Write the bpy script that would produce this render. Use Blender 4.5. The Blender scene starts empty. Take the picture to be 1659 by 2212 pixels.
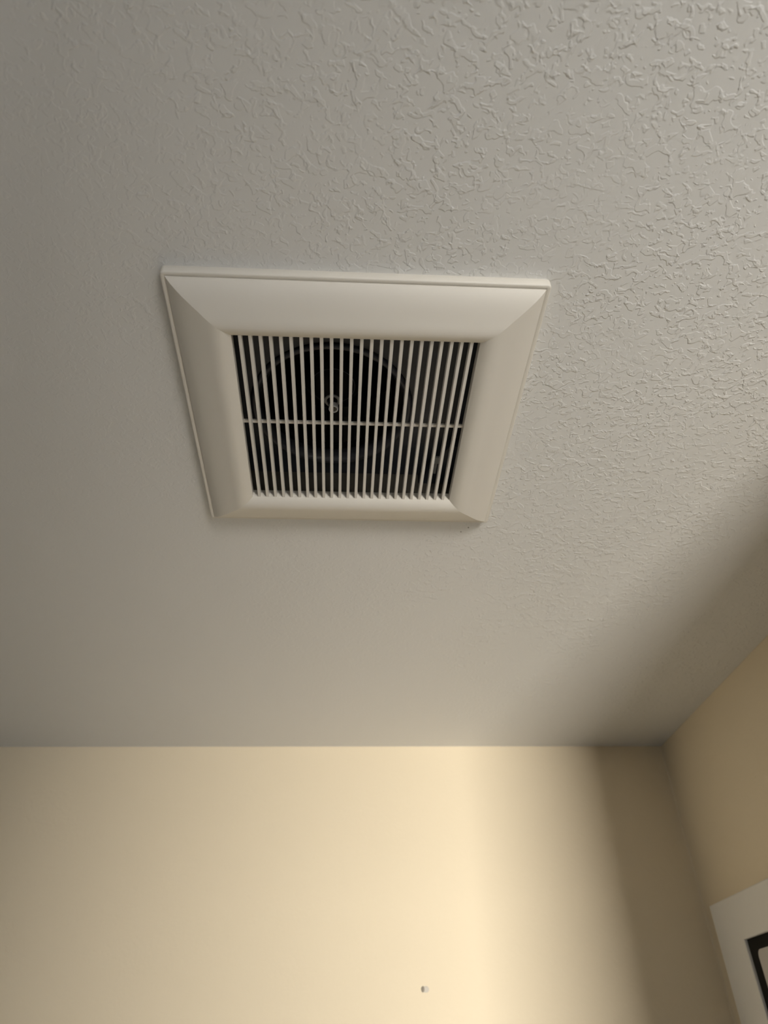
import bpy, bmesh, math, random
from mathutils import Vector, Matrix
S = bpy.context.scene
C = S.collection
Z0 = 1.90                                  # camera height above the floor

# ------------------------------------------------------------------ camera
cam = bpy.data.cameras.new('camera')
camo = bpy.data.objects.new('camera', cam); C.objects.link(camo); S.camera = camo
yaw, pitch, roll = 0.0729, 0.67439, -0.02797
F = Vector((math.sin(yaw)*math.cos(pitch), math.cos(yaw)*math.cos(pitch), math.sin(pitch)))
R = Vector((math.cos(yaw), -math.sin(yaw), 0))
U = R.cross(F)
R2 = R*math.cos(roll) + U*math.sin(roll)
U2 = U*math.cos(roll) - R*math.sin(roll)
M = Matrix((R2, U2, -F)).transposed().to_4x4(); M.translation = Vector((0, 0, Z0))
camo.matrix_world = M
cam.sensor_fit = 'VERTICAL'; cam.sensor_height = 36.0
cam.lens = 1552.4/2212*36.0
cam.clip_start = 0.01
cam.dof.use_dof = True; cam.dof.focus_distance = 0.72; cam.dof.aperture_fstop = 6.0

# ------------------------------------------------------------------ world, lights, exposure
S.view_settings.view_transform = 'Standard'; S.view_settings.look = 'None'
S.view_settings.gamma = 1.0; S.view_settings.use_curve_mapping = False
S.view_settings.exposure = 0.0
w = bpy.data.worlds.new('world'); S.world = w; w.use_nodes = True
bg = w.node_tree.nodes['Background']
bg.inputs[0].default_value = (0.8, 0.9, 1.0, 1); bg.inputs[1].default_value = 0.3

# daylight through the window of the wider space behind and to the right of the camera
WX0, WX1, WZ0, WZ1, WY = 0.54, 1.70, 0.10, 1.50, -4.60
L = bpy.data.lights.new('window_daylight', 'AREA'); L.shape = 'RECTANGLE'
L.size = WX1-WX0; L.size_y = WZ1-WZ0; L.energy = 562; L.color = (1.0, 0.94, 0.85)
lo = bpy.data.objects.new('window_daylight', L); C.objects.link(lo)
lo.location = ((WX0+WX1)/2, WY+0.03, (WZ0+WZ1)/2); lo.rotation_euler = (math.radians(90), 0, math.radians(0))
lo.rotation_euler = Vector((0, 1, 0)).to_track_quat('-Z', 'Z').to_euler()

# ------------------------------------------------------------------ materials
def mat(name, col, rough=0.6, metal=0.0, spec=0.5, noise=None, bump=None):
    m = bpy.data.materials.new(name); m.use_nodes = True
    nt = m.node_tree; b = nt.nodes['Principled BSDF']
    b.inputs['Base Color'].default_value = (*col, 1); b.inputs['Roughness'].default_value = rough
    b.inputs['Metallic'].default_value = metal; b.inputs['Specular IOR Level'].default_value = spec
    tc = nt.nodes.new('ShaderNodeTexCoord')
    if noise:
        sc, amt = noise
        n = nt.nodes.new('ShaderNodeTexNoise'); n.inputs['Scale'].default_value = sc; n.inputs['Detail'].default_value = 3
        nt.links.new(tc.outputs['Object'], n.inputs['Vector'])
        mx = nt.nodes.new('ShaderNodeMix'); mx.data_type = 'RGBA'
        mx.inputs['A'].default_value = (*[c*(1-amt) for c in col], 1); mx.inputs['B'].default_value = (*[min(1, c*(1+amt)) for c in col], 1)
        nt.links.new(n.outputs['Fac'], mx.inputs['Factor']); nt.links.new(mx.outputs['Result'], b.inputs['Base Color'])
    if bump:
        sc, dist = bump
        n = nt.nodes.new('ShaderNodeTexNoise'); n.inputs['Scale'].default_value = sc; n.inputs['Detail'].default_value = 2
        nt.links.new(tc.outputs['Object'], n.inputs['Vector'])
        bp = nt.nodes.new('ShaderNodeBump'); bp.inputs['Distance'].default_value = dist; bp.inputs['Strength'].default_value = 1
        nt.links.new(n.outputs['Fac'], bp.inputs['Height']); nt.links.new(bp.outputs['Normal'], b.inputs['Normal'])
    return m

def ceiling_material():
    """White paint over a knock-down plaster texture: flat-topped splats with thin crisp rims."""
    m = mat('textured_ceiling_paint', (0.74, 0.74, 0.725), 0.50, spec=0.45, noise=(3, 0.02))
    nt = m.node_tree; N = nt.nodes.new; K = nt.links.new; b = nt.nodes['Principled BSDF']
    tc = N('ShaderNodeTexCoord')
    def noise(scale, detail=2, dist=0.0, rough=0.5):
        n = N('ShaderNodeTexNoise'); n.inputs['Scale'].default_value = scale; n.inputs['Detail'].default_value = detail
        n.inputs['Distortion'].default_value = dist; n.inputs['Roughness'].default_value = rough
        K(tc.outputs['Object'], n.inputs['Vector']); return n.outputs['Fac']
    def sstep(v, a, c):
        r = N('ShaderNodeMapRange'); r.interpolation_type = 'SMOOTHSTEP'
        r.inputs['From Min'].default_value = a; r.inputs['From Max'].default_value = c
        K(v, r.inputs['Value']); return r.outputs['Result']
    def mth(op, a, c):
        n = N('ShaderNodeMath'); n.operation = op
        for i, v in enumerate((a, c)):
            if isinstance(v, (int, float)): n.inputs[i].default_value = v
            else: K(v, n.inputs[i])
        return n.outputs[0]
    plate = sstep(noise(98, 1.8, 0.6, 0.5), 0.53, 0.59)                       # flattened islands
    blob = sstep(noise(175, 1, 0.5), 0.58, 0.66)                             # small dabs
    orange = noise(300, 2)
    h = mth('ADD', mth('MULTIPLY', plate, 1.0), mth('MULTIPLY', blob, 1.0))
    patch = sstep(noise(9, 1), 0.30, 0.62)                                   # thicker and thinner areas of the spray
    # relief is faded towards left and back wall, imitating softer light and blur
    sep = N('ShaderNodeSeparateXYZ'); K(tc.outputs['Object'], sep.inputs[0])
    g = mth('SUBTRACT', sep.outputs['X'], mth('MULTIPLY', sep.outputs['Y'], 0.36))
    relief = sstep(g, -0.62, 0.10)
    amp = mth('ADD', 0.10, mth('MULTIPLY', mth('MULTIPLY', relief, 0.9), mth('ADD', 0.45, mth('MULTIPLY', patch, 0.55))))
    h = mth('ADD', mth('MULTIPLY', h, amp), mth('MULTIPLY', orange, 0.16))
    bp = N('ShaderNodeBump'); bp.inputs['Strength'].default_value = 1.0; bp.inputs['Distance'].default_value = 0.00033
    K(h, bp.inputs['Height']); K(bp.outputs['Normal'], b.inputs['Normal'])
    return m

m_ceil = ceiling_material()
m_wall = mat('cream_wall_paint', (0.85, 0.745, 0.56), 0.6, spec=0.3, noise=(4, 0.015), bump=(140, 0.0004))
m_plain = mat('plain_wall_paint', (0.26, 0.275, 0.31), 0.7, noise=(4, 0.02))
m_floor = mat('floor_vinyl', (0.30, 0.325, 0.36), 0.5, noise=(6, 0.15))
m_trim = mat('white_trim_paint', (0.72, 0.71, 0.68), 0.4, noise=(20, 0.01))
m_plastic = mat('ivory_moulded_plastic', (0.76, 0.73, 0.665), 0.45, spec=0.4, noise=(14, 0.01))
m_slat = mat('ivory_slat_plastic', (0.76, 0.73, 0.68), 0.5, spec=0.3, noise=(14, 0.01))
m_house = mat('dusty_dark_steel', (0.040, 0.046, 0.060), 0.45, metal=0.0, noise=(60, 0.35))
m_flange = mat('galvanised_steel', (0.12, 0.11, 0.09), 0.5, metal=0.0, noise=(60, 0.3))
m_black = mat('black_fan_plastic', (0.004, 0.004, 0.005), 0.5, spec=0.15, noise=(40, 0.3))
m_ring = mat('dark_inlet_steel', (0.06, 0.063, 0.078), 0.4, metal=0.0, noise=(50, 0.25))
m_metal = mat('bright_zinc', (0.95, 0.95, 0.93), 0.25, metal=0.0, noise=(90, 0.1))
m_clip = mat('grey_plug_plastic', (0.42, 0.42, 0.40), 0.5, noise=(50, 0.1))
m_frame = mat('white_painted_frame', (0.86, 0.85, 0.82), 0.45, noise=(30, 0.015))
m_mat = mat('black_mount_board', (0.006, 0.006, 0.005), 0.7, spec=0.2, noise=(60, 0.2))
m_paper = mat('pale_print_paper', (0.60, 0.575, 0.55), 0.5, noise=(8, 0.03))
m_spackle = mat('white_spackle', (0.66, 0.62, 0.55), 0.8, noise=(300, 0.05))
m_hole = mat('grey_hole_disc', (0.30, 0.27, 0.22), 0.7, noise=(300, 0.1))
m_speck = mat('grey_dust', (0.22, 0.21, 0.19), 0.8, noise=(300, 0.1))

# ------------------------------------------------------------------ helpers
def link(name, bm, m, parent=None, smooth=False, **props):
    me = bpy.data.meshes.new(name); bmesh.ops.recalc_face_normals(bm, faces=bm.faces[:])
    if smooth:
        for f in bm.faces: f.smooth = True
    bm.to_mesh(me); bm.free(); me.materials.append(m)
    o = bpy.data.objects.new(name, me); C.objects.link(o)
    if parent: o.parent = parent
    for k, v in props.items(): o[k] = v
    return o
def box(bm, x0, x1, y0, y1, z0, z1):
    v = [bm.verts.new((x, y, z)) for z in (z0, z1) for y in (y0, y1) for x in (x0, x1)]
    for f in ((0,1,3,2), (4,5,7,6), (0,1,5,4), (2,3,7,6), (0,2,6,4), (1,3,7,5)): bm.faces.new([v[i] for i in f])
def bxo(name, dims, m, parent=None, bevel=0, **props):
    bm = bmesh.new()
    for d in dims: box(bm, *d)
    if bevel: bmesh.ops.bevel(bm, geom=bm.edges[:], offset=bevel, segments=2, affect='EDGES', profile=0.5)
    return link(name, bm, m, parent, **props)
def lathe(bm, prof, cx, cy, n=48, close=False):
    """prof: (r, z) list, axis vertical"""
    rings = []
    for r, z in prof:
        if r < 1e-6: rings.append([bm.verts.new((cx, cy, z))])
        else: rings.append([bm.verts.new((cx+r*math.cos(2*math.pi*i/n), cy+r*math.sin(2*math.pi*i/n), z)) for i in range(n)])
    seq = list(zip(rings, rings[1:])) + ([(rings[-1], rings[0])] if close else [])
    for a, c in seq:
        for i in range(n):
            j = (i+1) % n
            if len(a) == 1 and len(c) == 1: continue
            if len(a) == 1: bm.faces.new((a[0], c[i], c[j]))
            elif len(c) == 1: bm.faces.new((a[i], a[j], c[0]))
            else: bm.faces.new((a[i], a[j], c[j], c[i]))
def empty(name, loc, **props):
    o = bpy.data.objects.new(name, None); C.objects.link(o); o.location = loc
    o.empty_display_size = 0.05
    for k, v in props.items(): o[k] = v
    return o

# ------------------------------------------------------------------ the room
CZ = Z0 + 0.53945                    # ceiling height
YW, XR = 1.43429, 0.66776            # back wall, right wall
CX, CY, A, B = 0.00955, 0.51303, 0.165, 0.11071   # vent centre, outer and opening half sizes
HO = 0.128                           # half size of the hole cut for the fan housing
X0, X1, Y0 = -1.30, 2.20, -4.70

def slab_with_hole(name, m):
    bm = bmesh.new()
    xs = [X0-.1, CX-HO, CX+HO, X1+.1]; ys = [Y0-.1, CY-HO, CY+HO, YW+.1]
    for z in (CZ, CZ+0.012):
        g = [[bm.verts.new((x, y, z)) for y in ys] for x in xs]
        for i in range(3):
            for j in range(3):
                if (i, j) != (1, 1): bm.faces.new((g[i][j], g[i+1][j], g[i+1][j+1], g[i][j+1]))
        if z == CZ: g0 = g
    ring = lambda q, a, c: [q[a][a], q[c][a], q[c][c], q[a][c]]
    for a, c in ((1, 2), (0, 3)):
        r0, r1 = ring(g0, a, c), ring(g, a, c)
        for i in range(4): bm.faces.new((r0[i], r0[(i+1) % 4], r1[(i+1) % 4], r1[i]))
    return link(name, bm, m, kind='structure')
ceiling = slab_with_hole('ceiling', m_ceil)
for i, (sx, sy, r) in enumerate(((0.1556, 0.7009, 0.0011), (0.1475, 0.7098, 0.0010))):
    bm = bmesh.new(); lathe(bm, [(0, CZ-0.0006), (r*.7, CZ-0.0004), (r, CZ+0.0002)], sx, sy, 10)
    link('dust_speck', bm, m_speck, ceiling, smooth=True)
bxo('floor', [(X0-.1, X1+.1, Y0-.1, YW+.1, -0.05, 0)], m_floor, kind='structure')

# back wall, curving into the right wall through a soft taped corner
def plan_wall(name, pts, m, thick):
    """vertical wall whose face follows pts (plan), with thickness away from the room"""
    bm = bmesh.new(); n = len(pts); off = []
    for i in range(n):
        a = Vector(pts[max(i-1, 0)]); c = Vector(pts[min(i+1, n-1)]); t = (c-a).normalized()
        off.append(Vector(pts[i]) + Vector((-t.y, t.x))*thick)
    rows = [[bm.verts.new((p[0], p[1], z)) for p in q] for q in (pts, off) for z in (0, CZ)]
    for i in range(n-1):
        bm.faces.new((rows[0][i], rows[0][i+1], rows[1][i+1], rows[1][i]))
        bm.faces.new((rows[2][i], rows[2][i+1], rows[3][i+1], rows[3][i]))
        bm.faces.new((rows[0][i], rows[0][i+1], rows[2][i+1], rows[2][i]))
        bm.faces.new((rows[1][i], rows[1][i+1], rows[3][i+1], rows[3][i]))
    for i in (0, n-1): bm.faces.new((rows[0][i], rows[1][i], rows[3][i], rows[2][i]))
    o = link(name, bm, m, smooth=True, kind='structure')
    for p in o.data.polygons: p.use_smooth = True
    o.data.set_sharp_from_angle(angle=math.radians(30))
    return o
rc = 0.004
arc = [(XR-rc+rc*math.sin(t*math.pi/20), YW-rc+rc*math.cos(t*math.pi/20)) for t in range(0, 11)]
plan_wall('wall_back', [(X0, YW), (0.0, YW)] + arc[:6], m_wall, 0.03)
SY = 0.24                                     # where the right wall ends in a return
NX = 0.558                                    # edge of the return, nearest the room
plan_wall('wall_right', arc[5:] + [(XR, SY)], m_wall, 0.03)
bxo('wall_return', [(NX, X1, SY-0.10, SY, 0, CZ)], m_wall, kind='structure')
bxo('wall_left', [(X0-.05, X0, Y0, YW+.03, 0, CZ)], m_plain, kind='structure')
bxo('wall_far_right', [(X1, X1+.05, Y0, SY, 0, CZ)], m_plain, kind='structure')
PY, PX = -1.80, 0.597
LIGHT_CUT_Z = 1.80                                   # unseen doorway head, added and lowered to hold light off the ceiling
bxo('shading_partition', [(X0, PX, PY-0.10, PY, 0, CZ), (PX, X1, PY-0.10, PY, LIGHT_CUT_Z, CZ)], m_plain, kind='structure')  # unseen partition, its edge and head set to shape the incoming light
bxo('wall_rear', [(X0, WX0, Y0, WY, 0, CZ), (WX1, X1, Y0, WY, 0, CZ), (WX0, WX1, Y0, WY, 0, WZ0), (WX0, WX1, Y0, WY, WZ1, CZ)],
    m_plain, kind='structure')
wn = empty('window_1', ((WX0+WX1)/2, WY, WZ0), kind='structure')
wf = bxo('window_frame', [(WX0-.06, WX0, WY, WY+.02, WZ0-.06, WZ1+.06), (WX1, WX1+.06, WY, WY+.02, WZ0-.06, WZ1+.06),
    (WX0, WX1, WY, WY+.02, WZ0-.06, WZ0), (WX0, WX1, WY, WY+.02, WZ1, WZ1+.06)], m_trim)
wf.parent = wn; wf.location = -wn.location

# ------------------------------------------------------------------ exhaust fan in the ceiling
fan = empty('exhaust_fan', (CX, CY, CZ), label='square ivory bathroom exhaust fan vent with narrow slats set in the ceiling', category='vent')
def fan_part(o):
    o.parent = fan; o.location = (-CX, -CY, -CZ); return o

# moulded frame: outer rim with a flat ledge, then a surround that swells to a crest and dips to the opening
def frame_mesh():
    bm = bmesh.new()
    def corner_ring(d, t, r, seg=5):
        a = A-d; out = []
        for q, (sx, sy) in enumerate(((1, 1), (-1, 1), (-1, -1), (1, -1))):
            for k in range(seg):
                ang = math.radians(90*q + 90*k/(seg-1))
                out.append(bm.verts.new((CX+sx*(a-r)+r*math.cos(ang), CY+sy*(a-r)+r*math.sin(ang), CZ-t)))
        return out
    prof = [(0.0008, 0.0, .0032), (0.0, 0.0015, .0036), (0.0, 0.0090, .0036), (0.0004, 0.0098, .0032), (0.0012, 0.0101, .0024), (0.0038, 0.0101, .0002), (0.0043, 0.0096, .0002)]
    rings = [corner_ring(*p) for p in prof]; n = len(rings[0])
    for a, c in zip(rings, rings[1:]):
        for i in range(n): bm.faces.new((a[i], a[(i+1) % n], c[(i+1) % n], c[i]))
    # surround, four mitred sides
    sp = [(0.0043, 0.0096), (0.0045, 0.0110), (0.0058, 0.0122), (0.009, 0.0148), (0.013, 0.0172), (0.018, 0.0194), (0.024, 0.0214), (0.030, 0.0231),
          (0.0345, 0.0247), (0.039, 0.0257), (0.0425, 0.0260), (0.0462, 0.0253), (0.0493, 0.0241), (0.052, 0.0224), (0.0543, 0.0206)]
    sq = []
    for d, t in sp:
        a = A-d; sq.append([bm.verts.new((CX+sx*a, CY+sy*a, CZ-t)) for sx, sy in ((1, 1), (-1, 1), (-1, -1), (1, -1))])
    a = B; wall = [bm.verts.new((CX+sx*a, CY+sy*a, CZ-0.0110)) for sx, sy in ((1, 1), (-1, 1), (-1, -1), (1, -1))]
    back = [bm.verts.new((CX+sx*(a+.004), CY+sy*(a+.004), CZ-0.0110)) for sx, sy in ((1, 1), (-1, 1), (-1, -1), (1, -1))]
    sq += [wall, back]; lines = []
    for k, (p, q) in enumerate(zip(sq, sq[1:])):
        for i in range(4):
            # each side is split along its length so smooth shading does not bleed round the mitres
            bm.faces.new((p[i], p[(i+1) % 4], q[(i+1) % 4], q[i]))
    for e in bm.edges:
        x0, y0, z0 = e.verts[0].co; x1, y1, z1 = e.verts[1].co
        m0 = abs(abs(x0-CX)-abs(y0-CY)) < 1e-5; m1 = abs(abs(x1-CX)-abs(y1-CY)) < 1e-5
        if m0 and m1 and abs(abs(x0-CX)-abs(x1-CX)) > 1e-6: e.smooth = False
        elif m0 and m1 and abs((x0-CX)-(x1-CX)) < 1e-6 and abs((y0-CY)-(y1-CY)) < 1e-6: e.smooth = False
        if m0 and m1 and abs(z0-z1) < 1e-6 and any(abs(z0-(CZ-t)) < 1e-6 for t in (0.0206, 0.0110, 0.0096)): e.smooth = False
    return bm
fan_part(link('grille_frame', frame_mesh(), m_plastic, smooth=True))

NS, SW = 24, 0.0031
gap = (2*B - NS*SW)/(NS+1)
sb = bmesh.new(); box(sb, -SW/2, SW/2, -(B+.001), B+.001, -0.0206, -0.0142)
bmesh.ops.bevel(sb, geom=[e for e in sb.edges if abs(e.verts[0].co.z+0.0206) < 1e-6 and abs(e.verts[1].co.z+0.0206) < 1e-6 and abs(e.verts[0].co.y-e.verts[1].co.y) > .1], offset=0.0003, segments=1, affect='EDGES')
slat = link('slat', sb, m_slat, fan)
for i in range(NS):
    o = slat if i == 0 else slat.copy()
    if i: C.objects.link(o); o.parent = fan
    o.location = (-B + gap*(i+1) + SW*(i+.5), 0, 0)
fan_part(bxo('cross_bar', [(CX-B-.001, CX+B+.001, CY-.0016, CY+.0016, CZ-.0148, CZ-.0125)], m_slat))

# steel housing above the ceiling: four walls, a roof and the inlet plate
HZ = CZ + 0.125; h0 = HO-.0015; zb = CZ-0.0095
bm = bmesh.new()
for x0, x1, y0, y1 in ((CX-h0, CX-h0+.0015, CY-h0, CY+h0), (CX+h0-.0015, CX+h0, CY-h0, CY+h0),
                       (CX-h0, CX+h0, CY-h0, CY-h0+.0015), (CX-h0, CX+h0, CY+h0-.0015, CY+h0)):
    box(bm, x0, x1, y0, y1, zb, HZ)
box(bm, CX-h0, CX+h0, CY-h0, CY+h0, HZ, HZ+.0015)
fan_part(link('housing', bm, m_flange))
bx_, by_, PZ = -0.0137, 0.533, CZ+0.030
def plate_with_hole(z, r, half, n=64):
    bm = bmesh.new(); inn = []; out = []
    for i in range(n):
        t = 2*math.pi*i/n; c, s = math.cos(t), math.sin(t)
        inn.append((bx_+r*c, by_+r*s))
        # meet the square edge
        k = min(((CX+half*(1 if c > 0 else -1))-bx_)/c if abs(c) > 1e-6 else 9, ((CY+half*(1 if s > 0 else -1))-by_)/s if abs(s) > 1e-6 else 9)
        out.append((bx_+k*c, by_+k*s))
    for zz in (z, z+.0012):
        a = [bm.verts.new((*p, zz)) for p in inn]; b = [bm.verts.new((*p, zz)) for p in out]
        for i in range(n): j = (i+1) % n; bm.faces.new((a[i], a[j], b[j], b[i]))
    return bm
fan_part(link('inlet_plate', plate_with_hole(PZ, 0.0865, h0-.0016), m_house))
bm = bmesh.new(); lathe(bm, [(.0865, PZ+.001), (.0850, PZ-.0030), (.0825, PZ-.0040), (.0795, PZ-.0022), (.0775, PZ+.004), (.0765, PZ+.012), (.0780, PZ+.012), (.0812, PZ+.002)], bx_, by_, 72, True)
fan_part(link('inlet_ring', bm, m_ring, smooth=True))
# squirrel-cage wheel: back disc, ring and blades
bm = bmesh.new(); zt = CZ+0.118
lathe(bm, [(0, zt), (.082, zt), (.082, zt+.002), (0, zt+.002)], bx_, by_, 48)
lathe(bm, [(.072, PZ+.015), (.082, PZ+.015), (.082, PZ+.018), (.072, PZ+.018)], bx_, by_, 48, True)
for i in range(36):
    t = 2*math.pi*i/36; q = []
    for k in range(4):
        rr = .072+.010*k/3; tt = t+.10*math.sin(k/3*1.4)
        q.append((bx_+rr*math.cos(tt), by_+rr*math.sin(tt)))
    for a, c in zip(q, q[1:]):
        bm.faces.new([bm.verts.new(v) for v in ((*a, PZ+.016), (*c, PZ+.016), (*c, zt), (*a, zt))])
fan_part(link('blower_wheel', bm, m_black))
bm = bmesh.new(); mz = CZ+0.064
lathe(bm, [(.034, zt), (.034, mz+.012), (.030, mz+.004), (.0246, mz+.0010), (.0243, mz), (.0232, mz), (.0228, mz+.0012), (.012, mz+.002), (0, mz+.002)], bx_, by_, 48)
fan_part(link('motor_cap', bm, m_black, smooth=True))
bm = bmesh.new(); lathe(bm, [(.0238, mz+.0002), (.0242, mz-.0004), (.0246, mz+.0002)], bx_, by_, 64, True)
fan_part(link('cap_rim', bm, m_ring, smooth=True))
# shaft nut: washer disc near the cap and a bright hollow stub facing down
bm = bmesh.new(); nz = CZ+0.027
lathe(bm, [(0, nz+.0008), (.0036, nz+.0008), (.0038, nz), (.0050, nz), (.0052, nz+.001), (.0052, nz+.006), (.0040, nz+.007), (0, nz+.007)], bx_+.0015, by_, 32)
sh = fan_part(link('shaft_nut', bm, m_metal, smooth=True))
sh['label'] = 'bright metal shaft nut'
bm = bmesh.new(); lathe(bm, [(.0058, nz+.013), (.0085, nz+.013), (.0088, nz+.0142), (.0058, nz+.0142)], bx_, by_, 32, True)
fan_part(link('washer', bm, m_clip, smooth=True))
bm = bmesh.new(); lathe(bm, [(0, nz+.0005), (.0037, nz+.0005), (.0037, nz+.0009), (0, nz+.0009)], bx_+.0015, by_, 24)
o = link('nut_recess', bm, m_flange); o.parent = sh
bm = bmesh.new(); lathe(bm, [(.0040, nz+.0071), (.0040, mz+.002)], bx_, by_, 24)
fan_part(link('shaft', bm, m_black, smooth=True))
# wiring compartment in the rear right corner with its plug
bm = bmesh.new()
pts = [(.062, .648), (.098, .590), (.130, .548), (.1345, .548), (.1345, .638), (.062, .638)]
pts = [(.088, .6376), (.104, .600), (.118, .574), (.1348, .574), (.1348, .6376)]
lo_ = [bm.verts.new((x, y, CZ+.016)) for x, y in pts]; hi_ = [bm.verts.new((x, y, PZ-.0005)) for x, y in pts]
bm.faces.new(lo_); bm.faces.new(hi_)
for i in range(len(pts)): j = (i+1) % len(pts); bm.faces.new((lo_[i], lo_[j], hi_[j], hi_[i]))
fan_part(link('wiring_cover', bm, m_house))
pl = fan_part(bxo('plug', [(.1010, .1090, .5905, .6005, CZ+.0135, CZ+.0165), (.1035, .1065, .5990, .6180, CZ+.0140, CZ+.0160)], m_clip, bevel=.0003))
pl['label'] = 'small grey wiring plug'

# ------------------------------------------------------------------ framed picture on the right wall
PYL, PZT = 1.3850, Z0+0.2355           # far left edge, top
PYR, PZB = 0.80, Z0-0.62
pic = empty('framed_picture', (XR, (PYL+PYR)/2, PZB), label='white framed picture with black mount hanging on right wall at lower right', category='picture')
def pic_part(o): o.parent = pic; o.location = -pic.location; return o
D = 0.014; fw, ft = 0.0915, 0.0640
IY0, IY1, IZ0, IZ1 = PYR+fw, PYL-fw, PZB+ft, PZT-ft
# flat white board frame: four members
bm = bmesh.new()
yo = (PYR, PYL); zo = (PZB, PZT)
def ringq(y0, y1, z0, z1, x): return [bm.verts.new((x, y, z)) for y, z in ((y0, z0), (y1, z0), (y1, z1), (y0, z1))]
R_ = [ringq(PYR, PYL, PZB, PZT, XR), ringq(PYR, PYL, PZB, PZT, XR-D+.002), ringq(PYR+.002, PYL-.002, PZB+.002, PZT-.002, XR-D),
      ringq(IY0-.001, IY1+.001, IZ0-.001, IZ1+.001, XR-D), ringq(IY0, IY1, IZ0, IZ1, XR-D+.001), ringq(IY0, IY1, IZ0, IZ1, XR-.0095)]
for a, c in zip(R_, R_[1:]):
    for i in range(4): bm.faces.new((a[i], a[(i+1) % 4], c[(i+1) % 4], c[i]))
pic_part(link('frame', bm, m_frame))
pic_part(bxo('mount_board', [(XR-.0095, XR-.001, IY0, IY1, IZ0, IZ1)], m_mat))
# pale print with rounded corners lying on the black board
bm = bmesh.new(); r = 0.010; y0, y1, z0, z1 = IY0+.018, IY1-.0250, IZ0+.020, IZ1-.0175
q = []
for (yc, zc, a0) in ((y1-r, z1-r, 0), (y0+r, z1-r, 90), (y0+r, z0+r, 180), (y1-r, z0+r, 270)):
    for k in range(7): t = math.radians(a0+15*k); q.append((yc+r*math.cos(t), zc+r*math.sin(t)))
f0 = [bm.verts.new((XR-.0095, y, z)) for y, z in q]; f1 = [bm.verts.new((XR-.0110, y, z)) for y, z in q]
bm.faces.new(f0); bm.faces.new(f1)
for i in range(len(q)): j = (i+1) % len(q); bm.faces.new((f0[i], f0[j], f1[j], f1[i]))
pic_part(link('print', bm, m_paper))

# ------------------------------------------------------------------ screw hole in the cream wall
ax, az = 0.1488, Z0+0.1260
an = empty('screw_hole', (ax, YW, az), label='tiny grey screw hole with pale filler dab in cream back wall', category='hole')
def disc_y(name, m, dx, dz, rx, rz, dep, wob, seed):
    random.seed(seed); bm = bmesh.new(); n = 20; rings = []
    for s, dy in ((1.0, 0.0004), (.82, -dep*.7), (.4, -dep)):
        rings.append([bm.verts.new((dx+rx*s*math.cos(2*math.pi*i/n), dy, dz+rz*s*math.sin(2*math.pi*i/n))) for i in range(n)])
    for i in range(n):
        k = 1+wob*(random.random()-.5)
        for q_ in rings: q_[i].co.x = dx+(q_[i].co.x-dx)*k; q_[i].co.z = dz+(q_[i].co.z-dz)*k
    for a, c in zip(rings, rings[1:]):
        for i in range(n): bm.faces.new((a[i], a[(i+1) % n], c[(i+1) % n], c[i]))
    bm.faces.new(rings[-1])
    return link(name, bm, m, an, smooth=True)
disc_y('filler', m_spackle, .0035, 0, .0062, .0052, .0008, .15, 3)
disc_y('hole_disc', m_hole, -.0012, 0, .0030, .0048, .0014, .2, 5)  # raised grey disc put in place of the hole's dark pit
